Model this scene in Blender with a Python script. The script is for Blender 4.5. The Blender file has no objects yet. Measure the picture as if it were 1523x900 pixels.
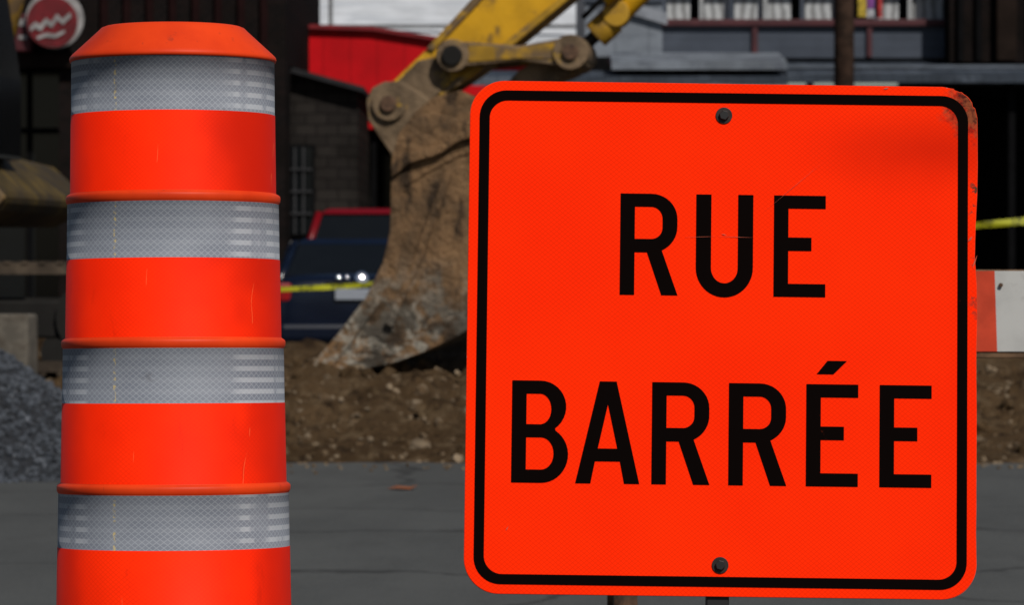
import bpy, math, random
from mathutils import Vector, Matrix, noise
random.seed(7)
scene=bpy.context.scene
F=6000.0; H=1.2
def W(px,py,D): return Vector(((px-761.5)/F*D, D, H+(400-py)/F*D))
def X(px,D): return (px-761.5)/F*D
def Z(py,D): return H+(400-py)/F*D

# ---------------------------------------------------------------- materials
class NT:
    def __init__(s,name):
        s.m=bpy.data.materials.new(name); s.m.use_nodes=True
        s.n=s.m.node_tree.nodes; s.l=s.m.node_tree.links
        s.b=s.n['Principled BSDF']; s.tc=s.n.new('ShaderNodeTexCoord'); s.co=s.tc.outputs['Object']
    def put(s,sock,v):
        if isinstance(v,(int,float)): sock.default_value=v
        elif isinstance(v,(tuple,list)):
            sock.default_value=tuple(v) if len(sock.default_value)==len(v) else tuple(v)+(1,)
        else: s.l.new(v,sock)
    def math(s,op,a,b=0.0,c=None,clamp=False):
        n=s.n.new('ShaderNodeMath'); n.operation=op; n.use_clamp=clamp
        s.put(n.inputs[0],a); s.put(n.inputs[1],b)
        if c is not None: s.put(n.inputs[2],c)
        return n.outputs[0]
    def noise(s,scale,detail=4,rough=.55,dist=0,vec=None,stretch=None):
        n=s.n.new('ShaderNodeTexNoise'); n.inputs['Scale'].default_value=scale
        n.inputs['Detail'].default_value=min(detail,5); n.inputs['Roughness'].default_value=rough
        n.inputs['Distortion'].default_value=dist
        v=vec or s.co
        if stretch:
            mp=s.n.new('ShaderNodeMapping'); mp.inputs['Scale'].default_value=stretch; s.l.new(v,mp.inputs[0]); v=mp.outputs[0]
        s.l.new(v,n.inputs['Vector']); return n.outputs['Fac']
    def ramp(s,f,lo,hi,a=0.,b=1.):
        n=s.n.new('ShaderNodeMapRange'); n.clamp=True; n.interpolation_type='SMOOTHSTEP'
        s.put(n.inputs[0],f); n.inputs[1].default_value=lo; n.inputs[2].default_value=hi
        n.inputs[3].default_value=a; n.inputs[4].default_value=b; return n.outputs[0]
    def mix(s,f,a,b,mode='MIX'):
        n=s.n.new('ShaderNodeMix'); n.data_type='RGBA'; n.blend_type=mode
        s.put(n.inputs[0],f); s.put(n.inputs[6],a); s.put(n.inputs[7],b); return n.outputs[2]
    def xyz(s):
        n=s.n.new('ShaderNodeSeparateXYZ'); s.l.new(s.co,n.inputs[0]); return n.outputs
    def bump(s,h,strength,dist):
        n=s.n.new('ShaderNodeBump'); n.inputs['Strength'].default_value=strength; n.inputs['Distance'].default_value=dist
        s.l.new(h,n.inputs['Height']); s.l.new(n.outputs[0],s.b.inputs['Normal'])
    def fin(s,col,rough=.6,spec=.4,metal=0.):
        s.put(s.b.inputs['Base Color'],col); s.put(s.b.inputs['Roughness'],rough)
        s.b.inputs['Specular IOR Level'].default_value=spec; s.put(s.b.inputs['Metallic'],metal); return s.m
def simple(name,c,rough=.6,var=.3,scale=4,spec=.3,metal=0.,dirt=None,dscale=2.5,damt=(.5,.65),bump=0,bs=30):
    t=NT(name); c2=tuple(max(0,x*(1-var)) for x in c)
    col=t.mix(t.ramp(t.noise(scale,4),.35,.65),c,c2)
    if dirt: col=t.mix(t.ramp(t.noise(dscale,5,.65,.3),*damt),col,dirt)
    if bump: t.bump(t.noise(bs,4,.6),.6,bump)
    return t.fin(col,rough,spec,metal)

# ---------------------------------------------------------------- mesh helpers
def link(o,parent=None):
    scene.collection.objects.link(o)
    if parent is not None:
        o.parent=parent
        if parent.get('world'): o.location=-Vector(parent.location)
    return o
def empty(name,loc=(0,0,0),world=True):
    e=bpy.data.objects.new(name,None); e.location=loc; e['world']=1 if world else 0
    e.empty_display_size=.2; scene.collection.objects.link(e); return e
def mk(name,v,f,mat,parent=None,smooth=False,bevel=0,seg=2):
    me=bpy.data.meshes.new(name); me.from_pydata([tuple(a) for a in v],[],f); me.update()
    mats=mat if isinstance(mat,list) else [mat]
    for m in mats: me.materials.append(m)
    if smooth:
        for p in me.polygons: p.use_smooth=True
    o=bpy.data.objects.new(name,me); link(o,parent)
    if bevel:
        b=o.modifiers.new('b','BEVEL'); b.width=bevel; b.segments=seg; b.limit_method='ANGLE'; b.angle_limit=.6
    return o
def box(name,x0,x1,y0,y1,z0,z1,mat,parent=None,bevel=0):
    v=[(x,y,z) for z in(z0,z1) for y in(y0,y1) for x in(x0,x1)]
    f=[(0,2,3,1),(4,5,7,6),(0,1,5,4),(2,6,7,3),(0,4,6,2),(1,3,7,5)]
    return mk(name,v,f,mat,parent,bevel=bevel)
def pbox(name,px0,px1,py0,py1,D,depth,mat,parent=None,bevel=0):
    return box(name,X(px0,D),X(px1,D),D,D+depth,Z(py1,D),Z(py0,D),mat,parent,bevel)
def prism(name,pts,y0,y1,mat,parent=None,bevel=0,smooth=False):
    n=len(pts); v=[(x,y0,z) for x,z in pts]+[(x,y1,z) for x,z in pts]
    f=[tuple(range(n)),tuple(range(2*n-1,n-1,-1))]+[(i,i+n,(i+1)%n+n,(i+1)%n) for i in range(n)]
    import bmesh
    o=mk(name,v,f,mat,parent,bevel=bevel)
    bm=bmesh.new(); bm.from_mesh(o.data); bmesh.ops.recalc_face_normals(bm,faces=bm.faces); bm.to_mesh(o.data); bm.free()
    return o
def cyl(name,a,b,r,mat,parent=None,seg=20,r2=None,bevel=0):
    a=Vector(a); b=Vector(b); d=(b-a).normalized(); u=d.orthogonal().normalized(); w=d.cross(u)
    r2=r if r2 is None else r2; v=[]
    for c,rr in((a,r),(b,r2)):
        for i in range(seg):
            t=2*math.pi*i/seg; v.append(c+u*math.cos(t)*rr+w*math.sin(t)*rr)
    f=[(i,(i+1)%seg,(i+1)%seg+seg,i+seg) for i in range(seg)]+[tuple(range(seg-1,-1,-1)),tuple(range(seg,2*seg))]
    o=mk(name,v,f,mat,parent,bevel=bevel)
    for p in o.data.polygons:
        if len(p.vertices)==4: p.use_smooth=True
    return o
def revolve(name,prof,mats,parent,seg=96):
    v=[];f=[];mi=[]
    for r,z,_ in prof:
        for i in range(seg):
            t=2*math.pi*i/seg; v.append((r*math.cos(t),r*math.sin(t),z))
    for k in range(len(prof)-1):
        for i in range(seg):
            j=(i+1)%seg; f.append((k*seg+i,(k+1)*seg+i,(k+1)*seg+j,k*seg+j)); mi.append(prof[k+1][2])
    o=mk(name,v,f,mats,parent)
    for p,m in zip(o.data.polygons,mi): p.material_index=m; p.use_smooth=True
    return o
def curve_shape(name,splines,zoff,ext,mat,parent):
    cu=bpy.data.curves.new(name,'CURVE'); cu.dimensions='2D'; cu.fill_mode='BOTH'; cu.extrude=ext
    for s in splines:
        sp=cu.splines.new('POLY'); sp.points.add(len(s)-1)
        for p,(x,y) in zip(sp.points,s): p.co=(x,y,0,1)
        sp.use_cyclic_u=True
    t=bpy.data.objects.new(name+'_c',cu); scene.collection.objects.link(t)
    bpy.context.view_layer.update()
    me=bpy.data.meshes.new_from_object(t.evaluated_get(bpy.context.evaluated_depsgraph_get()))
    bpy.data.objects.remove(t); me.name=name
    me.materials.clear(); me.materials.append(mat)
    for v in me.vertices: v.co.z+=zoff
    o=bpy.data.objects.new(name,me); return link(o,parent)
def arc(cx,cy,rx,ry,a0,a1,n=14):
    return [(cx+rx*math.cos(math.radians(a0+(a1-a0)*i/n)),cy+ry*math.sin(math.radians(a0+(a1-a0)*i/n))) for i in range(n+1)]
def rrect(hw,hh,r,n=12,cx=0,cy=0):
    return arc(cx+hw-r,cy-hh+r,r,r,-90,0,n)+arc(cx+hw-r,cy+hh-r,r,r,0,90,n)+arc(cx-hw+r,cy+hh-r,r,r,90,180,n)+arc(cx-hw+r,cy-hh+r,r,r,180,270,n)

# ---------------------------------------------------------------- world, sun, camera
EL,AZ=43,26
w=bpy.data.worlds.new("World"); scene.world=w; w.use_nodes=True
bg=w.node_tree.nodes['Background']; sky=w.node_tree.nodes.new('ShaderNodeTexSky'); sky.sky_type='NISHITA'; sky.sun_disc=False
sky.sun_elevation=math.radians(EL); sky.sun_rotation=math.radians(180-AZ)
w.node_tree.links.new(sky.outputs[0],bg.inputs[0]); bg.inputs[1].default_value=.05
sl=bpy.data.lights.new('sun','SUN'); sl.energy=3.85; sl.angle=math.radians(.5); sl.color=(1,.95,.87)
so=bpy.data.objects.new('sun',sl); so.rotation_euler=(math.radians(90-EL),0,math.radians(AZ)); so.location=(5,-10,15); scene.collection.objects.link(so)
cd=bpy.data.cameras.new('camera'); cam=bpy.data.objects.new('camera',cd); scene.collection.objects.link(cam); scene.camera=cam
cd.sensor_width=36; cd.lens=F/1523*36; cd.clip_end=2000; cd.clip_start=.1
cam.location=(0,0,H); cam.rotation_euler=(math.radians(90)-math.atan(50/F),0,0)
cd.dof.use_dof=True; cd.dof.focus_distance=7.45; cd.dof.aperture_fstop=12
scene.view_settings.view_transform='Standard'; scene.view_settings.look='None'; scene.view_settings.exposure=0

# ---------------------------------------------------------------- material instances
def net(t,u,v,p,wd):
    a=t.math('MULTIPLY',t.math('ADD',u,t.math('MULTIPLY',v,1.2)),math.pi/p)
    b=t.math('MULTIPLY',t.math('SUBTRACT',u,t.math('MULTIPLY',v,1.2)),math.pi/p)
    la=t.math('ABSOLUTE',t.math('SINE',a)); lb=t.math('ABSOLUTE',t.math('SINE',b))
    return t.ramp(t.math('MINIMUM',la,lb),wd,wd*2.2,1,0)
# sign sheeting
t=NT('sign_orange_sheeting'); x,y,z=t.xyz()
n1=t.ramp(t.noise(3,5),.3,.75)
col=t.mix(n1,(1.0,.027,.001),(.93,.021,.001))
col=t.mix(t.math('MULTIPLY',net(t,x,y,.0105,.16),.42),col,(.60,.012,.001))
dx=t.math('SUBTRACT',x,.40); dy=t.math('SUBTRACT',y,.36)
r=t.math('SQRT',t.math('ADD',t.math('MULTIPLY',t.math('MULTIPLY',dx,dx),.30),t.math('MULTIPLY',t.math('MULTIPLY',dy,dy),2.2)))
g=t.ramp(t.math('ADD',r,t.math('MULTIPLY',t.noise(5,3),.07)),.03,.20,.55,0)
col=t.mix(g,col,(.38,.008,.002))  # soft shadow at the upper right, painted as a darker red
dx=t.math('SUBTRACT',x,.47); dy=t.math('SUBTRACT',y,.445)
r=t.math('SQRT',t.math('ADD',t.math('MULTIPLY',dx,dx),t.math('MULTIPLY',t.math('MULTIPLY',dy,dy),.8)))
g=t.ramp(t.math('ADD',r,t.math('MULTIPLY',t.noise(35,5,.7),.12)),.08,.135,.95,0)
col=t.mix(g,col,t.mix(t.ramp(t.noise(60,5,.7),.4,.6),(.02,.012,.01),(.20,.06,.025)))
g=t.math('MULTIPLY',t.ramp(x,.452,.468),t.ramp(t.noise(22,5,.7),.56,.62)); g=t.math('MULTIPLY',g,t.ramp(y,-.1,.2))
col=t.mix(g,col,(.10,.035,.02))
sc=t.ramp(t.noise(14,5,.75,0,None,(1,3,1)),.70,.74)
col=t.mix(t.math('MULTIPLY',sc,.7),col,(.25,.02,.01))
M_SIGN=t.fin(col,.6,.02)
M_EDGE=simple('sign_edge_worn',(.75,.05,.012),.6,.3,30,.1,dirt=(.3,.28,.26),dscale=45,damt=(.66,.70))
t=NT('sign_black_ink'); col=t.mix(t.ramp(t.noise(20,5,.7),.66,.72),(.0035,.0022,.002),(.035,.006,.003)); M_INK=t.fin(col,.8,0)
M_SCR=simple('scratch_bare',(.55,.10,.05),.6,.4,60)
M_BOLT=simple('bolt_steel',(.03,.022,.02),.5,.4,60,metal=.4)
M_BLACKMET=simple('black_steel',(.010,.009,.010),.5)
M_RUST=simple('rusty_steel',(.11,.06,.035),.85,.5,25,dirt=(.04,.025,.018),dscale=18)
def drum_mats():
    t=NT('drum_orange_plastic'); col=t.mix(t.ramp(t.noise(6,5),.3,.7),(.68,.048,.006),(.52,.030,.004))
    col=t.mix(t.ramp(t.noise(8,5,.7,0,None,(6,6,.8)),.60,.72,0,.6),col,(.30,.03,.012))
    A=t.fin(col,.5,.15)
    t=NT('drum_orange_sheeting'); x,y,z=t.xyz()
    u=t.math('MULTIPLY',t.math('ARCTAN2',x,t.math('MULTIPLY',y,-1)),.2)
    col=t.mix(t.ramp(t.noise(4,5),.3,.7),(.97,.026,.001),(.84,.018,.001))
    col=t.mix(t.math('MULTIPLY',net(t,u,z,.0105,.16),.38),col,(.58,.012,.001))
    st=t.ramp(t.noise(7,5,.7,.4,None,(3,3,.7)),.60,.74,0,.4)
    col=t.mix(st,col,(.45,.010,.002))
    g=t.ramp(t.math('ADD',t.math('ADD',x,t.math('MULTIPLY',z,.12)),t.math('MULTIPLY',t.noise(4,3),.16)),.27,.42,0,.75); col=t.mix(g,col,(.34,.008,.002))  # soft shadow toward the upper right, mixed into the orange
    g=t.ramp(t.math('ADD',t.math('ABSOLUTE',x),t.math('MULTIPLY',t.noise(6,3),.06)),.17,.22,0,.5); col=t.mix(g,col,(.45,.010,.002))  # shading of the round body painted in: colour darkens toward both sides
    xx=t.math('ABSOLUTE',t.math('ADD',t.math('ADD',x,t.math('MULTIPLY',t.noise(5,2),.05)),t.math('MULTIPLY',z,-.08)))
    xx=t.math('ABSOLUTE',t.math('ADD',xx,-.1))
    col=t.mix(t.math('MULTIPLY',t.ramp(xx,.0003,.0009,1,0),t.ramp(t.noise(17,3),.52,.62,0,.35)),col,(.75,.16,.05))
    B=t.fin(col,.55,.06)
    t=NT('drum_silver_sheeting'); x,y,z=t.xyz()
    u=t.math('MULTIPLY',t.math('ARCTAN2',x,t.math('MULTIPLY',y,-1)),.2)
    col=t.mix(t.ramp(t.noise(6,5),.35,.65),(.180,.195,.228),(.140,.153,.185))
    col=t.mix(t.math('MULTIPLY',net(t,u,z,.0125,.15),.5),col,(.32,.34,.37))
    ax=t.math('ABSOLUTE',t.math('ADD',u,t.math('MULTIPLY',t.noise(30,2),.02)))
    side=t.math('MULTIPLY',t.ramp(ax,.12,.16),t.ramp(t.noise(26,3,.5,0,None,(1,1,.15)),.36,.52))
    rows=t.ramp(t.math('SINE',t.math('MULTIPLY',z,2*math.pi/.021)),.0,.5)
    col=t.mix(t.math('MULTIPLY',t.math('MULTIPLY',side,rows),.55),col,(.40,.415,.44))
    col=t.mix(t.math('MULTIPLY',rows,.10),col,(.34,.355,.38))
    yl=t.math('MULTIPLY',t.ramp(t.math('ABSOLUTE',t.math('ADD',x,.092)),.0012,.0035,1,0),t.ramp(t.noise(120,3,.7),.5,.6))
    col=t.mix(t.math('MULTIPLY',yl,.8),col,(.50,.38,.14))
    sm=t.ramp(t.noise(9,5,.75,.3,None,(1,1,2)),.62,.76,0,.5); col=t.mix(sm,col,(.08,.08,.09))
    C=t.fin(col,.6,.12)
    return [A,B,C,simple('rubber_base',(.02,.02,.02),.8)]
t=NT('asphalt'); 
big=t.ramp(t.noise(.7,5,.6,.3,None,(1,.35,1)),.35,.65)
col=t.mix(big,(.050,.053,.053),(.068,.071,.070))
col=t.mix(t.ramp(t.noise(2.5,5,.7,0,None,(1,.3,1)),.45,.7,0,.5),col,(.040,.042,.042))
col=t.mix(t.ramp(t.noise(60,4,.7),.35,.7),col,t.mix(.5,col,(.09,.09,.088)))
col=t.mix(t.ramp(t.noise(160,2,.7),.60,.7,0,.6),col,(.15,.15,.145))
vo=t.n.new('ShaderNodeTexVoronoi'); vo.feature='DISTANCE_TO_EDGE'; vo.inputs['Scale'].default_value=.42
nz=t.n.new('ShaderNodeTexNoise'); nz.inputs['Scale'].default_value=1.5; nz.inputs['Detail'].default_value=4; t.l.new(t.co,nz.inputs['Vector'])
va=t.n.new('ShaderNodeVectorMath'); va.operation='MULTIPLY_ADD'; t.l.new(nz.outputs['Color'],va.inputs[0]); va.inputs[1].default_value=(.9,.9,0); t.l.new(t.co,va.inputs[2])
t.l.new(va.outputs[0],vo.inputs['Vector'])
col=t.mix(t.ramp(vo.outputs['Distance'],.006,.02,.6,0),col,(.02,.02,.02))
M_ASPH=t.fin(col,.9,.1)
t=NT('dirt'); col=t.mix(t.ramp(t.noise(1.3,5),.35,.65),(.125,.078,.040),(.070,.043,.022))
col=t.mix(t.ramp(t.noise(9,5,.7),.48,.68),col,(.17,.118,.068)); col=t.mix(t.ramp(t.noise(5,5,.75,.5),.52,.64,0,.85),col,(.028,.017,.010))
t.bump(t.noise(16,5,.75),1.0,.12); M_DIRT=t.fin(col,.95,.05)
M_STONE=simple('rubble_stone',(.22,.165,.11),.9,.6,3,.1,dirt=(.075,.048,.026),dscale=6,damt=(.42,.6))
M_GRAVEL=simple('grey_gravel',(.055,.062,.075),.85,.6,12,.2,dirt=(.14,.15,.17),dscale=16,damt=(.56,.72))
M_GBASE=simple('gravel_base',(.020,.022,.027),.95,.5,20)
M_YEL=simple('excavator_yellow',(.55,.29,.008),.45,.25,3,dirt=(.11,.065,.025),dscale=4,damt=(.53,.67),bump=.004)
M_YELD=simple('excavator_yellow_dirty',(.36,.20,.012),.6,.4,4,dirt=(.11,.07,.035),dscale=5,damt=(.42,.60),bump=.006)
M_HOUSE=simple('excavator_house_dirty_shaded',(.10,.065,.015),.7,.5,3,.2,dirt=(.03,.022,.014),dscale=2,damt=(.4,.6))  # dirty yellow, with the shade on the house put into its base colour
t=NT('bucket_steel'); x,y,z=t.xyz()
col=t.mix(t.ramp(t.noise(2.2,5,.65,.4),.35,.65),(.215,.125,.062),(.095,.060,.034))
col=t.mix(t.ramp(t.noise(5,5,.7,0,None,(1.5,1,.5)),.50,.64,0,.9),col,(.028,.019,.013))
cement=t.math('MULTIPLY',t.ramp(z,.75,1.35,1,0),t.ramp(t.noise(6,5,.75,.5),.44,.54))
col=t.mix(cement,col,(.29,.265,.22))
dark=t.math('MULTIPLY',t.ramp(z,.65,1.4,1,0),t.ramp(t.noise(3.0,5,.7,.5),.50,.58,0,.88)); col=t.mix(dark,col,(.030,.023,.017))
t.bump(t.noise(14,5,.7),1.0,.06); M_BUCK=t.fin(col,.85,.15)
M_LINKS=simple('linkage_muddy',(.16,.11,.066),.8,.5,6,.2,dirt=(.34,.20,.02),dscale=5,damt=(.57,.68),bump=.02)
M_CHROME=simple('chrome',(.75,.75,.77),.12,.05,metal=1.)
M_TRACK=simple('track_steel',(.075,.055,.038),.8,.5,6,.2,dirt=(.03,.022,.016),bump=.01)
M_DARK=simple('dark_steel',(.012,.011,.010),.7,spec=.15)
M_GLASSD=simple('dark_glass',(.005,.006,.007),.12,.1,spec=.25)

# ---------------------------------------------------------------- ground
mk('ground',[(-400,-200,0),(400,-200,0),(400,700,0),(-400,700,0)],[(0,1,2,3)],simple('ground_earth',(.09,.08,.065),.95))
mk('road',[(-120,-30,.004),(120,-30,.004),(120,53,.004),(-120,53,.004)],[(0,1,2,3)],M_ASPH)
sw=empty('sidewalk',(0,53,0))
box('kerb',-120,120,53,53.2,0,.13,simple('kerb_concrete',(.28,.27,.25),.9),sw,.01)
box('paving',-120,120,53.2,58,0,.125,simple('paving_concrete',(.22,.21,.2),.9),sw)

def dirt_h(x,y):
    n=noise.fractal(Vector((x*.9,y*.9,0)),1.0,2.0,6)
    n2=noise.fractal(Vector((x*.35+9,y*.35,3)),1.0,2.0,3)
    n3=noise.fractal(Vector((x*4,y*4,7)),.7,2.0,4)
    y0=24.3+.5*n2+.25*n
    s=lambda a,b,v:(lambda q:q*q*(3-2*q))(max(0,min(1,(v-a)/(b-a))))
    e=s(y0,y0+3.0,y)*(1-s(34,37,y))*(1-s(12,15,abs(x)))
    h=e*(.50+.16*n2)+(.13*n+.075*n3)*min(1,e*3)
    h+=.32*math.exp(-((x+.25)**2/.5+(y-29.9)**2/.8))
    return h-.03 if e>0 else -.05
v=[];f=[];nx,ny=460,240
for j in range(ny+1):
    for i in range(nx+1):
        xx=-15+30*i/nx; yy=23.3+14.2*j/ny; v.append((xx,yy,dirt_h(xx,yy)))
for j in range(ny):
    for i in range(nx):
        a=j*(nx+1)+i; f.append((a,a+1,a+nx+2,a+nx+1))
mk('dirt_mound',v,f,M_DIRT,smooth=True)
PHI=(1+5**.5)/2
ICO=[(-1,PHI,0),(1,PHI,0),(-1,-PHI,0),(1,-PHI,0),(0,-1,PHI),(0,1,PHI),(0,-1,-PHI),(0,1,-PHI),(PHI,0,-1),(PHI,0,1),(-PHI,0,-1),(-PHI,0,1)]
ICF=[(0,11,5),(0,5,1),(0,1,7),(0,7,10),(0,10,11),(1,5,9),(5,11,4),(11,10,2),(10,7,6),(7,1,8),(3,9,4),(3,4,2),(3,2,6),(3,6,8),(3,8,9),(4,9,5),(2,4,11),(6,2,10),(8,6,7),(9,8,1)]
def scatter(name,pts,mat):
    v=[];f=[]
    for p,s in pts:
        R=Matrix.Rotation(random.random()*6.3,3,Vector((random.random()-.5,random.random()-.5,random.random()-.5)).normalized())
        sx=Vector((random.uniform(.6,1.2),random.uniform(.6,1.2),random.uniform(.45,.9))); b=len(v)
        for q in ICO:
            q=Vector(q)*.526*s*random.uniform(.8,1.15); q=R@Vector((q.x*sx.x,q.y*sx.y,q.z*sx.z)); v.append(q+Vector(p))
        f+= [tuple(k+b for k in t) for t in ICF]
    return mk(name,v,f,mat)
pts=[]
for _ in range(2600):
    xx=random.uniform(-4.2,4.6); yy=random.uniform(24.0,29); h=dirt_h(xx,yy)
    if h<-.02: continue
    pts.append(((xx,yy,h+.002),random.choice([.012,.015,.02,.025,.035])*random.uniform(.7,1.2)))
for _ in range(45):
    xx=random.uniform(-4,4.6); yy=random.uniform(24.5,27); pts.append(((xx,yy,dirt_h(xx,yy)-.005),random.uniform(.04,.08)))
for _ in range(140):
    xx=random.uniform(-4,4.6); yy=24.4-abs(random.gauss(0,.5)); pts.append(((xx,yy,.008),random.uniform(.01,.02)))
scatter('rubble',pts,M_STONE)
pts=[]
for _ in range(260):
    xx=random.uniform(-4,4.6); yy=random.uniform(24.8,28.5); pts.append(((xx,yy,dirt_h(xx,yy)),random.uniform(.03,.09)))
scatter('earth_clods',pts,M_DIRT)
gp=empty('gravel_pile',(X(-150,24),24,0))
gx=X(-150,24)
def gh(x,y):
    r=math.hypot(x-gx,y-24); n=noise.fractal(Vector((x*2,y*2,1)),1,2,4)
    return 1.12-.70*math.sqrt(r*r+.05)+.07*n
v=[];f=[];n=90
for j in range(n+1):
    for i in range(n+1):
        xx=gx-2+4*i/n; yy=22+4*j/n; v.append((xx,yy,max(-.03,gh(xx,yy))))
for j in range(n):
    for i in range(n):
        a=j*(n+1)+i; f.append((a,a+1,a+n+2,a+n+1))
mk('pile_core',v,f,M_GBASE,gp,True)
pts=[]
for _ in range(9000):
    a=random.random()*6.283; r=1.75*math.sqrt(random.random()); xx=gx+r*math.cos(a); yy=24+r*math.sin(a)
    if yy>24.4: continue
    h=gh(xx,yy)
    if h<-.05: h=.0
    if r>1.55 and random.random()<.5: continue
    pts.append(((xx,yy,max(0,h)+.004),random.uniform(.012,.036)))
o=scatter('gravel_stones',pts,M_GRAVEL); o.parent=gp; o.location=-Vector(gp.location)
lf=[(0,0,.012),(.05,.03,.03),(.12,.05,.02),(.17,.02,.035),(.13,-.02,.012),(.06,-.03,.02)]
lx=X(575,21.8); mk('fallen_leaf',[(lx+a,21.8+b*2,c*.8) for a,b,c in lf],[(0,1,5),(1,2,4,5),(2,3,4)],simple('dry_leaf',(.22,.07,.025),.8))

# ---------------------------------------------------------------- traffic drum
DD=7.5; dr=empty('traffic_barrel',(X(259,DD),DD,0),world=False)
dr.rotation_euler=(math.radians(-1.6),math.radians(-.2),0)
P=[(0,36,0),(60,36.5,0),(102,38,0),(107,40,0),(111,44,0),(150,80,0),(153.5,84,0),(154.5,87,0),(153.5,91,0),(151.5,91.2,0),(151.7,171,2),(152.3,171.2,1),(153.5,288,1)]
def rim(r,y): return [(r-3,y,0),(r-.6,y+2,0),(r,y+5,0),(r-.3,y+10,0),(r-1.8,y+13,0)]
P+=rim(160,290)+[(157.5,304,0),(158.5,387,2),(159,387.2,1),(161,503,1)]
P+=rim(167,505)+[(164.5,519,0),(165.5,600,2),(166,600.2,1),(168,718,1)]
P+=rim(174,720)+[(171.5,734,0),(172.5,814,2),(173,814.2,1),(175,930,1)]
P+=rim(181,933)+[(178.5,947,0),(179,1028,2),(179.5,1028.2,1),(182,1290,1),(184,1292,3),(290,1300,3),(300,1312,3),(300,1359,3),(0,1359,3)]
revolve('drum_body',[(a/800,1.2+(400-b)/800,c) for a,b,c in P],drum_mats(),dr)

# ---------------------------------------------------------------- traffic sign
S=1/800.
sg=empty('traffic_sign',tuple(W(1074,504,7.5)),world=False)
sg.matrix_world=Matrix.Translation(W(1074,504,7.5))@Matrix.Rotation(math.radians(84.5),4,'X')@Matrix.Rotation(-.013,4,'Z')
SC=lambda L:[(a*S,b*S) for a,b in L]
HW,HH=379,383
random.seed(3)
out=rrect(HW,HH,52,16)
o2=[]
for a,b in out:
    if a>300 and b>300: a+=random.uniform(-2.5,.5); b+=random.uniform(-2.5,.5)
    o2.append((a,b))
    if abs(a-HW)<.6 and abs(b-(-HH+52))<1:
        for k in range(14):
            yy=-HH+52+(k+1)*46; o2.append((HW+random.uniform(-1.2,.2)-(3 if k in(9,10) else 0),yy))
out=o2
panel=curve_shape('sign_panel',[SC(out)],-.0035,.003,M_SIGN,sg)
curve_shape('panel_rim',[SC([(a*1.0018,b*1.0018) for a,b in out])],-.0040,.0022,M_EDGE,sg)
curve_shape('border',[SC(rrect(HW-14,HH-14,40)),SC(rrect(HW-29,HH-29,27))],.0004,.0002,M_INK,sg)
def off(L,x,y): return [[((a+x)*S,(b+y)*S) for a,b in s] for s in L]
E_=[[(0,0),(77,0),(77,19.5),(21.5,19.5),(21.5,69),(56,69),(56,89),(21.5,89),(21.5,132.5),(77,132.5),(77,152),(0,152)]]
U_=[[(0,152)]+arc(42.5,42,42.5,44,180,360,24)+[(85,152),(62.5,152)]+arc(42.5,42,20,23,360,180,20)+[(22.5,152)]]
R_=[[(0,0),(21.5,0),(21.5,64),(40,64),(62,0),(86,0),(62,67)]+arc(46,102,39,38,-58,0,8)+arc(46,114,39,38,0,90,10)+[(0,152)],
    [(21.5,84)]+arc(46,101.5,17,17.5,-90,0,8)+arc(46,114.5,17,18,0,90,8)+[(21.5,132.5)]]
B_=[[(0,0)]+arc(44,42,40,42,-90,58,16)+arc(42,113,38.5,39,-55,90,14)+[(0,152)],
    [(21.5,19.5)]+arc(44,43.5,18.5,24,-90,90,14)+[(21.5,67.5)],
    [(21.5,87)]+arc(42,109.7,16.5,22.8,-90,90,14)+[(21.5,132.5)]]
A_=[[(0,0),(35,152),(60,152),(95,0),(72.5,0),(66,33),(29,33),(22.5,0)],[(33,52),(62,52),(47.5,118)]]
AC=[[(15,167),(40,167),(60,187),(31,187)]]
def letter(nm,L,x,y): curve_shape('letter_'+nm,off(L,x,y),.0004,.0002,M_INK,sg)
for nm,L,x in(('r',R_,-153),('u',U_,-40),('e',E_,76)): letter(nm,L,x,64)
for nm,L,x in(('b',B_,-311),('a',A_,-216),('r',R_,-103),('r',R_,11),('e_acute',E_,126),('acute_accent',AC,126),('e',E_,235)): letter(nm,L,x,-218)
for (ax,ay,bx,by,wd) in((-58,151,-10,153,.5),(-8,153,46,152,.6),(-3,157,6,155,1.2),(60,190,150,268,.35),(365,150,372,158,3),(372,110,379,130,2),(-318,-290,-314,-283,1.5),(238,378,246,380,2.5)):
    d=Vector((bx-ax,by-ay)).normalized(); nrm=Vector((-d.y,d.x))*wd*.5
    curve_shape('scratch',[SC([(ax,ay),((ax+bx)/2+nrm.x,(ay+by)/2+nrm.y),(bx,by),((ax+bx)/2-nrm.x,(ay+by)/2-nrm.y)])],.0009,.0001,M_SCR,sg)
for by in(335,-337):
    cyl('bolt_washer',(0,by*S,0),(0,by*S,.0018),.0155,M_BOLT,sg,28,bevel=.0006)
    cyl('bolt_head',(0,by*S,.0018),(0,by*S,.009),.0095,M_BLACKMET,sg,6,bevel=.001)
box('steel_post',-20*S,14*S,-1.06,.455,-.045,-.008,M_BLACKMET,sg,.003)
box('stand_foot',-.5,.5,-1.085,-1.04,-.13,-.0,M_RUST,sg,.006)
box('stand_foot_long',-.05,.05,-1.086,-1.042,-.6,-.131,M_RUST,sg,.006)

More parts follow.
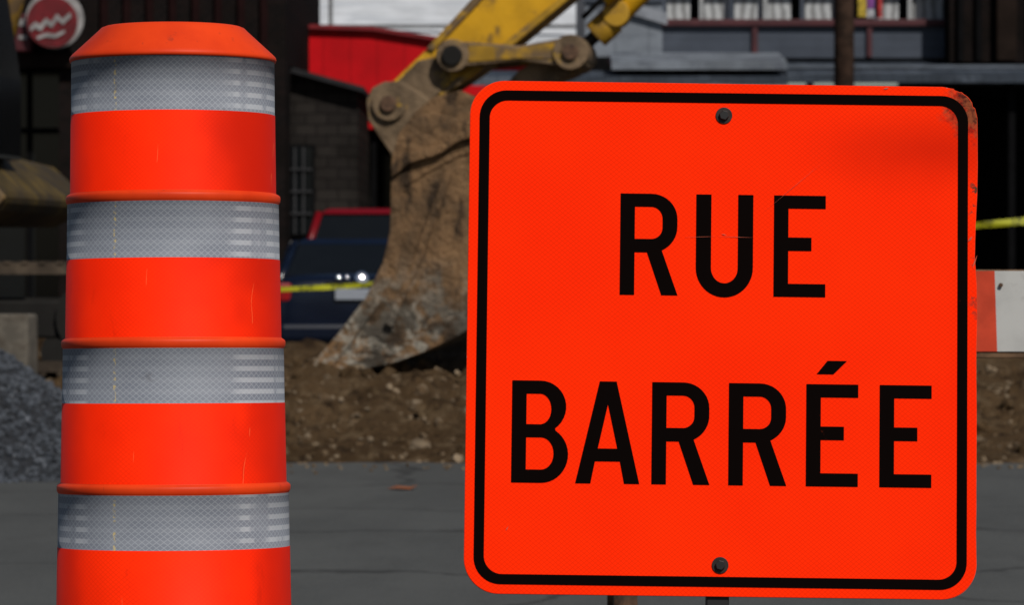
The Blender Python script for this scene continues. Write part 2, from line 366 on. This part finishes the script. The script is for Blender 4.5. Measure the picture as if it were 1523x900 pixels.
# ---------------------------------------------------------------- barricade
D=10.; bc=empty('barricade',(X(1700,D),D,0))
M_WHT=simple('board_white_sheeting',(.40,.40,.39),.6,.12,10,.1,dirt=(.22,.21,.2),dscale=9,damt=(.58,.75)); M_BOR=simple('board_orange',(.50,.055,.025),.6,.25,10,.1)
M_WOOD=simple('board_wood',(.13,.075,.04),.85,.4,30)
box('plank',X(870,D),X(2300,D),D,D+.035,Z(533,D),Z(401,D),M_WOOD,bc,.003)
edges=[872,1020,1170,1325,1479,1640,1790,1950,2100,2298]
for i in range(9):
    a,b=edges[i],edges[i+1]; s_=4
    zt,zb=Z(403,D),Z(523,D)
    mk('stripe',[(X(a+(s_ if i else 0),D),D-.004,zb),(X(b+(s_ if i<8 else 0),D),D-.004,zb),(X(b,D),D-.004,zt),(X(a,D),D-.004,zt)],[(0,1,2,3)],M_BOR if i%2==1 else M_WHT,bc)
for px in(926,2200):
    for s in(-1,1):
        a=Vector((X(px,D),D+.05*s+.09,Z(395,D))); b=Vector((X(px,D),D+.42*s+.05,0.0))
        cyl('leg',a,b,.04,M_RUST,bc,4)
for px in(1488,1700,1950): cyl('bolt',(X(px,D),D-.012,Z(424,D)),(X(px,D),D,Z(424,D)),.005,M_RUST,bc,12)

# ---------------------------------------------------------------- excavator (arm plane at D=28)
D=28.; ex=empty('excavator',tuple(W(690,300,D)))
def pp(L): return [(X(a,D),Z(b,D)) for a,b in L]
pv=lambda px,py,dy: (X(px,D),D+dy,Z(py,D))
back=[(500,549),(545,548),(600,538),(650,520),(700,496),(755,462),(800,415),(826,350),(822,280),(795,215),(745,165),(700,140)]
bodyedge=[(612,200),(600,240),(599,295),(598,345),(587,392),(562,442),(522,494),(483,543)]
sideplate=bodyedge+back+[(660,150),(635,170)]
for dy in(-.62,.58): prism('bucket_side',pp(sideplate),D+dy,D+dy+.04,M_BUCK,ex,.008)
sh=back; v=[];f=[]
cx,cy=690,330
for (a,b) in sh:
    d=math.hypot(a-cx,b-cy); k=(d-9)/d
    for q in((a,b),(cx+(a-cx)*k,cy+(b-cy)*k)):
        for dy in(-.60,.60): v.append((X(q[0],D),D+dy,Z(q[1],D)))
for i in range(len(sh)-1):
    o_=i*4; p_=o_+4; f+=[(o_,o_+1,p_+1,p_),(o_+2,p_+2,p_+3,o_+3)]
mk('bucket_shell',v,f,M_BUCK,ex,True)
lip=[(612,200),(600,240),(599,295),(598,345),(587,392),(562,442),(522,494),(478,545),(508,548),(548,498),(584,450),(607,400),(617,350),(617,295),(618,240),(632,205)]
for dy in(-.65,.62): prism('side_cutter',pp(lip),D+dy,D+dy+.03,M_BUCK,ex,.006)
wp=[(680,255),(690,258),(672,310),(645,385),(612,460),(602,486),(590,480),(602,452),(634,380),(660,306)]
prism('weld_seam',pp(wp),D-.67,D-.60,M_BUCK,ex,.01)
wear=[(508,548),(545,520),(600,508),(650,490),(700,466),(740,440),(755,462),(700,496),(650,520),(600,538),(545,548)]
prism('wear_plate',pp(wear),D-.655,D-.62,M_BUCK,ex,.006)
ridge=[(600,250),(625,232),(668,222),(695,205),(740,190),(742,200),(697,216),(670,234),(628,246),(603,266)]
prism('stiffener',pp(ridge),D-.70,D-.61,M_BUCK,ex,.01)
for i in range(5):
    yy=D-.6+i*.28
    prism('tooth',pp([(500,549),(520,520),(486,538),(462,560),(470,562)]),yy,yy+.10,M_BUCK,ex,.01)
ear=[(553,152),(562,133),(580,124),(605,123),(632,140),(660,160),(700,175),(745,185),(770,210),(700,225),(640,238),(612,262),(600,250),(588,228),(572,205),(556,180)]
for dy in(-.33,.27): prism('bucket_ear',pp(ear),D+dy,D+dy+.06,M_LINKS,ex,.012)
fr=[(604,262),(612,215),(630,185),(655,170),(700,182),(745,190),(760,220),(700,236),(650,262),(620,280)]
prism('bucket_top_plate',pp(fr),D-.635,D-.60,M_BUCK,ex,.01)
def boss(name,px,py,r,d0,d1,m): cyl(name,pv(px,py,d0),pv(px,py,d1),r/214.,m,ex,28,bevel=.008)
boss('bucket_pin_boss',588,157,25,-.37,.37,M_LINKS); boss('bucket_pin',588,157,12,-.40,.40,M_RUST)
boss('link_pin_boss',742,172,24,-.37,.37,M_LINKS)
stick=[(566,160),(572,140),(600,112),(640,75),(715,-5),(1000,-330),(1100,-440),(1160,-450),(1185,-400),(1160,-340),(860,-12),(760,66),(712,100),(655,140),(610,172),(580,178)]
prism('stick',pp(stick),D-.21,D+.21,M_YEL,ex,.015)
prism('stick_flange',pp([(704,5),(716,-8),(1000,-332),(1010,-322),(722,3),(650,78),(640,74)]),D-.235,D+.235,M_YELD,ex,.006)
prism('stick_flange_lower',pp([(655,140),(712,98),(758,64),(856,-14),(864,-8),(764,74),(716,110),(662,146)]),D-.235,D+.235,M_YELD,ex,.006)
prism('stick_nose_plate',pp([(570,158),(576,142),(602,118),(628,92),(650,88),(668,104),(676,126),(655,145),(612,172),(582,176)]),D-.245,D+.245,M_LINKS,ex,.01)
boss('idler_pin_boss',682,86,24,-.36,.36,M_LINKS); boss('idler_pin',682,86,15,-.39,.39,M_DARK)
for dy in(-.34,.27):
    prism('idler_link',pp([(676,62),(700,66),(780,72),(850,60),(868,66),(876,82),(868,98),(850,104),(780,94),(700,102),(676,110),(660,98),(656,84),(662,70)]),D+dy,D+dy+.07,M_LINKS if dy<0 else M_YELD,ex,.012)
prism('idler_yellow_face',pp([(705,70),(780,75),(832,68),(832,92),(780,91),(705,96)]),D-.348,D-.33,M_YELD,ex,.004)
boss('rod_end_boss',856,82,26,-.37,.37,M_LINKS); boss('rod_pin',856,82,12,-.40,.40,M_RUST)
prism('bucket_link',pp([(840,70),(872,78),(878,100),(860,112),(790,140),(760,186),(735,192),(722,172),(735,150),(775,108)]),D-.20,D+.20,M_LINKS,ex,.015)
boss('rod_eye',858,80,22,-.12,.12,M_DARK)
cyl('cylinder_rod',pv(860,78,0),pv(912,30,0),.045,M_DARK,ex)
cyl('cylinder_gland',pv(886,54,0),pv(912,30,0),.10,M_YELD,ex,24,bevel=.01)
cyl('cylinder_barrel',pv(905,36,0),pv(1230,-290,0),.086,M_YEL,ex,24,bevel=.01)
cyl('hydraulic_hose',pv(870,30,-.16),pv(960,-60,-.16),.018,M_DARK,ex)
cyl('hydraulic_hose_b',pv(905,8,-.19),pv(960,-50,-.19),.03,M_YEL,ex)
boss('barrel_collar',918,22,20,-.11,.11,M_YELD)
prism('boom',pp([(-180,250),(-215,200),(-150,0),(-40,-330),(60,-470),(200,-540),(700,-560),(1120,-500),(1160,-440),(1120,-400),(690,-420),(260,-400),(130,-330),(60,-230),(-60,60),(-130,240)]),D-.28,D+.28,M_YEL,ex,.02)
cyl('boom_cylinder',pv(-70,200,.4),pv(70,-330,.4),.09,M_YELD,ex)
cyl('stick_cylinder',pv(420,-600,0),pv(1080,-560,0),.09,M_YELD,ex)
prism('house',pp([(-760,335),(-780,120),(-740,90),(-420,80),(-400,120),(-150,140),(-90,215),(10,240),(34,262),(66,296),(52,316),(10,335)]),D-1.3,D+1.3,M_HOUSE,ex,.05)
prism('house_corner_guard',pp([(20,262),(32,264),(62,297),(48,312),(8,320),(0,300)]),D-1.33,D-1.29,M_YELD,ex,.01)
box('slew_ring',X(-480,D),X(-60,D),D-.7,D+.7,Z(400,D),Z(330,D),M_DARK,ex)
cabp=[(-250,240),(-250,-130),(-225,-150),(-30,-150),(0,-120),(38,120),(38,240)]
prism('cab_glass',pp(cabp),D-1.25,D-.35,M_GLASSD,ex,.03)
for a,b in(((-250,240),(-250,-130)),((-30,-150),(38,120)),((38,120),(38,245)),((-130,240),(-130,-150)),((-250,-150),(-30,-150))):
    cyl('cab_pillar',pv(a[0],a[1],-1.27),pv(b[0],b[1],-1.27),.035,M_DARK,ex,10)
def track(y0,y1):
    L=[];x0,x1,zt,zb=-560,190,392,548; r=(zb-zt)/2; zc=(zt+zb)/2
    for i in range(13): t_=math.radians(90+15*i); L.append((x0+r*math.cos(t_),zc-r*math.sin(t_)))
    for i in range(13): t_=math.radians(-90+15*i); L.append((x1+r*math.cos(t_),zc-r*math.sin(t_)))
    Lin=[(x0+(a-x0)*.78 if a<x0 else (x1+(a-x1)*.78 if a>x1 else a), zc+(b-zc)*.80) for a,b in L]
    n=len(L); v=[]
    for (a,b),(c,d) in zip(L,Lin):
        v+=[(X(a,D),y0,Z(b,D)),(X(a,D),y1,Z(b,D)),(X(c,D),y0,Z(d,D)),(X(c,D),y1,Z(d,D))]
    f=[]
    for i in range(n):
        o_=4*i;p_=4*((i+1)%n); f+=[(o_,p_,p_+1,o_+1),(o_+2,o_+3,p_+3,p_+2),(o_,o_+2,p_+2,p_),(o_+1,p_+1,p_+3,o_+3)]
    mk('track_belt',v,f,M_TRACK,ex)
    gv=[];gf=[]
    for k in range(30):
        px=x0+k*(x1-x0)/29
        for py in(zt-3,zb+1):
            b=len(gv); gv+=[(xx,yy,zz) for zz in(Z(py+4,D),Z(py,D)) for yy in(y0-.01,y1+.01) for xx in(X(px,D),X(px+9,D))]
            gf+=[tuple(q+b for q in t) for t in[(0,2,3,1),(4,5,7,6),(0,1,5,4),(2,6,7,3),(0,4,6,2),(1,3,7,5)]]
    mk('grousers',gv,gf,M_TRACK,ex)
    box('track_frame',X(x0,D),X(x1,D),y0+.12,y1-.12,Z(zc+30,D),Z(zc-25,D),M_DARK,ex,.02)
    for px in(x0,x1): cyl('sprocket',(X(px,D),y0+.08,Z(zc,D)),(X(px,D),y1-.08,Z(zc,D)),.27,M_DARK,ex,24)
    for k in range(7):
        px=x0+90+k*100; cyl('roller',(X(px,D),y0+.06,Z(zb-28,D)),(X(px,D),y1-.06,Z(zb-28,D)),.09,M_DARK,ex,16)
track(D-1.35,D-.8); track(D+.8,D+1.35)
ex.rotation_euler=(0,0,-math.radians(6))
cb=box('concrete_block',X(-60,25.2),X(42,25.2),25.2,25.7,.45,Z(468,25.2),simple('block_concrete',(.12,.105,.085),.9,.4,8,dirt=(.05,.04,.03)),None,.02)

# ---------------------------------------------------------------- caution tape
tp=[(330,440,37),(420,430,37.5),(480,428,38),(530,425,38),(600,416,38),(900,392,38),(1200,362,37.5),(1460,334,37),(1525,329,37),(1800,300,36.5)]
v=[];f=[]
for i,(a,b,d) in enumerate(tp):
    hh=3.5 if i<6 else 5
    v+=[W(a,b-hh+math.sin(i*2.1),d),W(a,b+hh,d+.02*math.sin(i*3))]
for i in range(len(tp)-1): f.append((2*i,2*i+1,2*i+3,2*i+2))
t=NT('caution_tape_plastic'); x,y,z=t.xyz()
m=t.math('MULTIPLY',t.ramp(t.math('SINE',t.math('MULTIPLY',x,22)),.1,.3),t.ramp(t.noise(40,3),.45,.5)); col=t.mix(t.math('MULTIPLY',m,.7),(.34,.34,.015),(.02,.02,.01)); MT=t.fin(col,.5,.2)
ct=empty('caution_tape',(0,37,0)); mk('tape_ribbon',v,f,MT,ct)
for a,b,d in(tp[0],tp[-1]): q=W(a,b-20,d); cyl('tape_stake',(q.x,q.y,0),q,.025,M_WOOD,ct,10)

# ---------------------------------------------------------------- cars
def loft(name,st,mat,parent,sub=2):
    v=[];f=[]
    for (y,z0,z1,wd) in st:
        h=z1-z0
        half=[(wd*.82,z0),(wd*.97,z0+.12*h),(wd,z0+.45*h),(wd*.965,z0+.85*h),(wd*.86,z1-.01),(wd*.45,z1+.012)]
        ring=half+[(-a,b) for a,b in reversed(half)]
        v+=[(a,y,b) for a,b in ring]
    n=12
    for k in range(len(st)-1):
        for i in range(n): f.append((k*n+i,k*n+(i+1)%n,(k+1)*n+(i+1)%n,(k+1)*n+i))
    f+=[tuple(range(n-1,-1,-1)),tuple((len(st)-1)*n+i for i in range(n))]
    o=mk(name,v,f,mat,parent,True); s=o.modifiers.new('s','SUBSURF'); s.levels=sub; s.render_levels=sub; return o
M_RED=simple('tail_light_red',(.22,.004,.006),.3,.2); M_PLATE=simple('licence_plate',(.24,.26,.30),.5,.3,60)
M_TYRE=simple('tyre',(.015,.015,.015),.8)
def car(loc,paint,rot,zs=1.,roofz=1.5,rear_flat=False):
    c=empty('parked_car',loc,world=False); c.rotation_euler=(0,0,rot)
    bt=1.06*zs
    loft('car_body',[(-2.36,.42*zs,.86*zs,.76),(-2.32,.30*zs,1.02*zs,.84),(-2.15,.26*zs,bt,.88),(-1.5,.24*zs,bt,.90),(0,.22*zs,1.0*zs,.91),(1.0,.22*zs,.98*zs,.90),(1.8,.25*zs,.90*zs,.88),(2.25,.32*zs,.78*zs,.80),(2.38,.42*zs,.66*zs,.70)],paint,c)
    y0,y1,t0,t1=(-2.2,1.2,-1.95,.3) if rear_flat else (-1.85,1.25,-1.1,.35)
    b=.95*zs;tz=roofz-.03
    V=[(-.80,y0,b),(.80,y0,b),(.80,y1,b),(-.80,y1,b),(-.60,t0,tz),(.60,t0,tz),(.60,t1,tz),(-.60,t1,tz)]
    mk('car_windows',V,[(3,2,1,0),(4,5,6,7),(0,1,5,4),(1,2,6,5),(2,3,7,6),(3,0,4,7)],M_GLASSD,c,bevel=.05,seg=3)
    mk('car_roof',[(-.62,t0-.05,tz-.02),(.62,t0-.05,tz-.02),(.62,t1+.05,tz-.02),(-.62,t1+.05,tz-.02),(-.52,t0+.1,roofz+.02),(.52,t0+.1,roofz+.02),(.52,t1-.1,roofz+.02),(-.52,t1-.1,roofz+.02)],[(3,2,1,0),(4,5,6,7),(0,1,5,4),(1,2,6,5),(2,3,7,6),(3,0,4,7)],paint,c,bevel=.04,seg=3)
    for i in range(4): cyl('car_pillar',V[i],V[i+4],.045,paint,c,10)
    for s in(-1,1): cyl('car_pillar',(s*.81,-.3,b),(s*.61,-.4,tz),.035,paint,c,10)
    for s in(-1,1):
        for yy in(-1.45,1.45):
            cyl('wheel',(s*.68,yy,.33),(s*.90,yy,.33),.33,M_TYRE,c,28,bevel=.03); cyl('wheel_rim',(s*.85,yy,.33),(s*.91,yy,.33),.20,M_CHROME,c,20)
        box('tail_light',s*.76-.10,s*.76+.10,-2.35,-2.1,.78*zs,.97*zs,M_RED,c,.03)
        box('mirror',s*.98-.09,s*.98+.09,.75,.85,.95*zs,1.08*zs,paint,c,.03)
        box('headlamp',s*.66-.14,s*.66+.14,2.1,2.32,.62*zs,.75*zs,M_CHROME,c,.03)
    box('bumper',-.80,.80,-2.43,-2.2,.38*zs,.56*zs,paint,c,.05)
    box('licence_plate',-.19,.19,-2.40,-2.37,.80*zs,.91*zs,M_PLATE,c,.005)
    return c
M_BLUE=simple('blue_car_paint',(.0025,.005,.014),.22,.2,3,spec=.35); M_REDP=simple('red_car_paint',(.13,.002,.005),.35,.2,3,spec=.2)
ZS=1.08
c1=car((X(515,46.3),46.3,0),M_BLUE,math.radians(4),ZS,1.52)
# polished trim domes added on the car's tail, shaped and angled for a sun glint
ea,aa=math.radians(EL),math.radians(AZ)
hv=(Vector((math.sin(aa)*math.cos(ea),-math.cos(aa)*math.cos(ea),math.sin(ea)))+Vector((0.04,-1,0))).normalized()
hv=Matrix.Rotation(-math.radians(4),3,'Z')@hv
for a,b,r,fl in((.10,1.105,.075,.28),(-.15,1.11,.035,.6),(-.06,1.11,.03,.6),(.14,.93,.03,.7)):
    bpy.ops.mesh.primitive_uv_sphere_add(radius=r,segments=48,ring_count=32); o=bpy.context.object; o.name='chrome_glint_dome'
    o.scale=(1.0,fl,1.0); o.rotation_euler=hv.to_track_quat('-Y','Z').to_euler(); o.parent=c1; o.location=(a,-2.38,b); o.data.materials.append(M_CHROME)
    for p in o.data.polygons: p.use_smooth=True
box('trim_bar',-.3,.3,-2.385,-2.34,1.035,1.055,M_DARK,c1,.008)
car((X(590,52),49.8,0),M_REDP,math.radians(-6),1.2,1.90,True)

# ---------------------------------------------------------------- buildings
def brickmat(name,c1_,c2_,mo,sc,ms=.02):
    t=NT(name); br=t.n.new('ShaderNodeTexBrick'); br.inputs['Scale'].default_value=sc; mpb=t.n.new('ShaderNodeMapping'); mpb.inputs['Rotation'].default_value=(math.radians(90),0,0); t.l.new(t.co,mpb.inputs[0]); t.l.new(mpb.outputs[0],br.inputs['Vector'])
    br.inputs['Color1'].default_value=c1_+(1,); br.inputs['Color2'].default_value=c2_+(1,); br.inputs['Mortar'].default_value=mo+(1,); br.inputs['Mortar Size'].default_value=ms
    col=t.mix(t.ramp(t.noise(1.2,5,.65),.35,.65,0,.6),br.outputs['Color'],(.004,.0035,.003))
    return t.fin(col,.95,.03)
M_DBRICK=brickmat('dark_brick',(.011,.007,.0065),(.006,.005,.005),(.014,.012,.012),4.)  # near-black base colours carry the shade lying on the background facades
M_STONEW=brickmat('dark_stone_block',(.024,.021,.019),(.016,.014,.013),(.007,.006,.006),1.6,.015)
M_BLK=simple('black_trim',(.003,.003,.0035),.8,spec=.05); M_WFR=simple('white_frame',(.32,.33,.34),.6)
M_MAROON=simple('maroon_trim',(.06,.014,.018),.6)
def siding(name,c,pitch,axis,rough=.5,dark=.45,wear=None):
    t=NT(name); o_=t.xyz(); k=t.math('FRACT',t.math('DIVIDE',o_[axis],pitch))
    col=t.mix(t.ramp(t.noise(1.2,5,.6),.3,.7),c,tuple(q*.7 for q in c))
    if wear: col=t.mix(t.ramp(t.noise(1.6,5,.7,.5,None,(.4,1,2)),.5,.62),col,wear)
    col=t.mix(t.ramp(k,.0,.13,1-dark,0),col,tuple(q*.3 for q in c))
    t.bump(k,.5,.03); return t.fin(col,rough,.15)
M_REDW=siding('red_metal_siding',(.50,.002,.006),.42,0,.5,.6)
M_WROOF=siding('white_metal_roof',(.56,.58,.61),.30,2,.6,.7,(.40,.42,.45))
M_BLUES=siding('bluegrey_siding',(.068,.080,.105),.14,2,.6,.4)
M_LBLUE=siding('light_grey_metal',(.17,.19,.22),.5,0,.5,.6,(.08,.09,.11))
M_CAN=siding('canopy_metal',(.034,.043,.058),.22,0,.6,.3,(.075,.09,.115))
# A
D=56; A=empty('brick_building',(X(100,D),D,0))
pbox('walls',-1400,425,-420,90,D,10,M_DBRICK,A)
for a,b in((-1400,-1180),(-900,-860),(-560,-520),(-200,-160),(88,118),(400,425)): pbox('pier',a,b,90,520,D,1.2,M_DBRICK,A)
pbox('storefront_glass',-1180,400,90,520,D+.9,.05,M_GLASSD,A)
for a in range(-1100,400,95): pbox('mullion',a,a+7,90,520,D+.82,.07,M_BLK,A)
pbox('transom',-1180,400,190,198,D+.80,.07,M_BLK,A); pbox('fascia',-1180,400,78,100,D-.2,.19,simple('fascia_brown',(.010,.006,.005),.8,spec=.05),A,.02)
pbox('stallriser',-1180,400,470,520,D+.7,.1,M_DBRICK,A)
for a in range(-1300,300,230):
    pbox('upper_window',a,a+110,-330,-120,D-.02,.03,M_GLASSD,A); pbox('upper_sill',a-8,a+118,-120,-108,D-.12,.11,M_STONEW,A)
M_SL=simple('slat_dark',(.012,.004,.004),.8,spec=.05)
for k in range(8): pbox('facade_slat',150+k*34,160+k*34,-60,72,D-.08,.07,M_SL,A)
rs=empty('store_sign',(X(95,D),D,0))
M_SWH=simple('sign_white',(.27,.26,.26),.6,.4,6); M_SRD=simple('sign_red',(.12,.004,.008),.6,.4,5)
cyl('sign_disc',(X(88,D),D-.55,Z(32,D)),(X(88,D),D-.45,Z(32,D)),.40,M_SWH,rs,36,bevel=.01)
cyl('sign_disc_red',(X(85,D),D-.58,Z(36,D)),(X(85,D),D-.56,Z(36,D)),.35,M_SRD,rs,36)
L=[(52,44),(60,36),(68,40),(76,30),(84,36),(92,24),(100,32),(112,22),(114,28),(101,40),(93,33),(85,45),(76,39),(69,50),(60,45),(54,50)]
prism('sign_script',[(X(a,D),Z(b,D)) for a,b in L],D-.60,D-.585,M_SWH,rs)
L=[(62,58),(76,52),(90,54),(104,48),(104,52),(90,60),(76,58),(64,62)]
prism('sign_swoosh',[(X(a,D),Z(b,D)) for a,b in L],D-.60,D-.585,M_SWH,rs)
cyl('sign_bracket',(X(88,D),D-.45,Z(35,D)),(X(88,D),D,Z(35,D)),.03,M_BLK,rs)
pbox('sign_box',20,46,20,76,D-.4,.3,simple('sign_darkred',(.05,.004,.008),.6),rs,.02)
pbox('sign_box_letter',25,41,28,38,D-.415,.01,M_SWH,rs); pbox('sign_box_letter_b',28,40,52,58,D-.415,.01,M_SWH,rs)
# B1
D=58; B=empty('stone_building',(X(470,D),D,0))
prism('walls',[(X(a,D),Z(b,D)) for a,b in((360,560),(360,112),(430,108),(532,136),(532,560))],D,D+6,M_STONEW,B)
prism('roof_edge',[(X(a,D),Z(b,D)) for a,b in((350,104),(432,100),(542,130),(542,138),(432,108),(350,112))],D-.25,D+6.1,simple('slate_edge',(.02,.02,.022),.8,spec=.1),B)
pbox('window_frame',408,468,215,352,D-.06,.05,M_BLK,B); pbox('window_glass',412,464,219,348,D-.075,.012,M_GLASSD,B)
for a in(424,437,450): pbox('window_bar',a,a+3,219,348,D-.10,.02,simple('bar_grey',(.025,.025,.028),.6),B)
for b in(250,283,316): pbox('window_crossbar',412,464,b,b+3,D-.13,.02,simple('bar_grey2',(.02,.02,.023),.6),B)
pbox('door',480,520,330,540,D-.05,.045,M_BLK,B); pbox('step',470,530,528,545,D-.6,.55,M_STONEW,B)
# B2
D=64; R=empty('red_building',(X(600,D),D,0))
prism('red_cladding',[(X(a,D),Z(b,D)) for a,b in((440,50),(560,54),(660,70),(800,84),(800,196),(440,196))],D-1.5,D+6,M_REDW,R)
prism('red_eave_trim',[(X(a,D),Z(b,D)) for a,b in((436,44),(560,48),(662,64),(802,78),(802,84),(660,70),(560,54),(436,50))],D-1.62,D+6,simple('eave_red',(.16,.006,.01),.6),R)
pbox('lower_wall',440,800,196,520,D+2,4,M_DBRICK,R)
pbox('post',552,560,196,520,D-1.3,.15,M_BLK,R); pbox('post_b',700,708,196,520,D-1.3,.15,M_BLK,R)
pbox('shop_glass',570,690,230,480,D+1.95,.04,M_GLASSD,R)
# B3
D=74; Wb=empty('warehouse',(X(560,D),D,0))
v=[(X(425,D),D,Z(62,D)),(X(1000,D),D,Z(80,D)),(X(1000,D),D+7,Z(-110,D)),(X(425,D),D+7,Z(-140,D)),(X(425,D),D,Z(70,D)),(X(1000,D),D,Z(90,D))]
mk('roof',v,[(0,1,2,3),(4,5,1,0)],M_WROOF,Wb)
box('walls',X(425,D)+.2,X(1000,D)-.2,D+.3,D+12,0,Z(92,D),simple('warehouse_wall',(.12,.12,.12),.8),Wb)
mk('roof_back',[(X(425,D),D+7,Z(-140,D)),(X(1000,D),D+7,Z(-110,D)),(X(1000,D),D+13,Z(80,D)),(X(425,D),D+13,Z(62,D))],[(0,1,2,3)],M_WROOF,Wb)
pbox('roof_step_dark',425,1000,36,41,D+.8,.1,simple('roof_seam',(.12,.125,.13),.6),Wb)
up=empty('flagpole',(X(492,72.5),72.5,0)); M_PG=simple('pole_grey',(.16,.165,.17),.5); cyl('pole',(X(492,72.5),72.5,0),(X(492,72.5),72.5,10),.04,M_PG,up); 
cyl('pole_cap',(X(492,72.5),72.5,10),(X(492,72.5),72.5,10.1),.07,M_BLK,up)
# C
D=60; C=empty('commercial_building',(X(1150,D),D,0))
pbox('fascia_wall',985,1410,38,86,D,8,M_BLUES,C)
pbox('upper_wall',985,1410,-420,-150,D,8,M_BLUES,C)
pbox('side_wing',870,985,-300,84,D-.5,8.5,M_LBLUE,C)
pbox('wing_trim',866,990,-6,2,D-.56,.05,M_BLUES,C)
prism('wing_flashing',[(X(a,D),Z(b,D)) for a,b in((905,-2),(990,22),(990,40),(900,14))],D-.60,D-.51,simple('flashing',(.20,.215,.245),.6,dirt=(.09,.10,.12)),C)
pbox('back_of_windows',985,1410,-150,38,D+2.5,.1,simple('room_dark',(.01,.01,.012),.9),C)
t=NT('curtains'); o_=t.xyz(); k=t.math('SINE',t.math('MULTIPLY',t.math('ADD',o_[0],t.math('MULTIPLY',t.noise(3,3),.2)),42)); col=t.mix(t.ramp(k,-1,1),(.18,.185,.19),(.38,.395,.41)); M_CURT=t.fin(col,.8,.1)
wx=[985,1040,1085,1135,1190,1245,1300,1350,1410]
for i in range(8):
    a,b=wx[i],wx[i+1]
    pbox('mullion',a,a+6,-150,30,D,.12,M_WFR if i%2 else M_BLUES,C)
    if i not in(5,): pbox('curtain',a+7,b-1 if i%3 else b-14,-150,30,D+.16,.03,M_CURT,C)
    pbox('transom',a+6,b,-14,-10,D+.02,.08,M_WFR,C)
pbox('window_head',985,1410,-156,-150,D-.02,.3,M_BLUES,C)
pbox('window_sill',985,1410,28,38,D-.1,.5,M_MAROON,C,.01)
pbox('maroon_pilaster',1119,1127,40,84,D-.07,.06,M_MAROON,C)
pbox('maroon_pilaster_b',1290,1297,40,84,D-.07,.06,M_MAROON,C)
for px0,px1,py0,py1,cc in((1276,1288,-20,24,(.45,.32,.03)),(1289,1300,-25,12,(.2,.05,.25)),(1301,1312,-10,26,(.4,.03,.03)),(1289,1300,13,26,(.35,.35,.38))):
    pbox('window_poster',px0,px1,py0,py1,D+.0,.02,simple('poster',cc,.6,.5,12),C)
def slab(name,a,b,yt,yb,d0,d1,m):
    v=[(X(a,D),d1,Z(yt,D)),(X(b,D),d1,Z(yt,D)),(X(b,D),d0,Z(yb,D)),(X(a,D),d0,Z(yb,D)),(X(a,D),d1,Z(yt,D)-.12),(X(b,D),d1,Z(yt,D)-.12),(X(b,D),d0,Z(yb,D)-.12),(X(a,D),d0,Z(yb,D)-.12)]
    return mk(name,v,[(0,3,2,1),(4,5,6,7),(0,1,5,4),(2,3,7,6),(1,2,6,5),(0,4,7,3)],m,C)
slab('canopy_light',905,1158,78,100,D-1.8,D-.02,simple('canopy_light_metal',(.15,.17,.20),.6,.4,1.5,dirt=(.07,.08,.10)))
slab('canopy',1160,1620,92,118,D-1.6,D-.02,M_CAN)
pbox('canopy_gutter',1158,1620,96,101,D-1.0,.1,simple('gutter_grey',(.08,.095,.12),.6),C)
slab('canopy_low',690,1158,108,124,D-2.0,D-.6,M_CAN)
pbox('ground_floor_back',700,1640,128,520,D+3,.3,M_BLK,C)
for a in(760,900,1040,1200,1360,1500,1630): pbox('column',a,a+10,112,520,D-1.2,.2,M_BLK,C)
pbox('shopfront_frame',1380,1640,130,145,D+.5,.2,M_BLK,C)
box('floor_slab',X(690,D),X(1640,D),D-1.2,D+3,0,.2,M_STONEW,C)
# D
D=59.3; E=empty('dark_storefront_building',(X(1550,D),D,0))
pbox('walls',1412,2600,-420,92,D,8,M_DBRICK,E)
for a in(1425,1452,1530): pbox('rib',a,a+8,-200,90,D-.1,.09,M_BLK,E)
pbox('brown_column',1482,1512,-200,90,D-.18,.17,simple('col_brown',(.014,.009,.007),.8,spec=.05),E,.02)
pbox('shop_wall',1640,2600,92,520,D,8,M_DBRICK,E)
# utility pole
ut=empty('utility_pole',(X(1254,50),50,0))
cyl('pole',(X(1256,50),50,0),(X(1254,50),50,9.5),.135,simple('weathered_wood',(.045,.026,.018),.9,.5,8,.1,dirt=(.018,.012,.009),dscale=10),ut,20,.11)
box('crossarm',X(1254,50)-.9,X(1254,50)+.9,49.8,49.88,8.7,8.85,M_WOOD,ut)
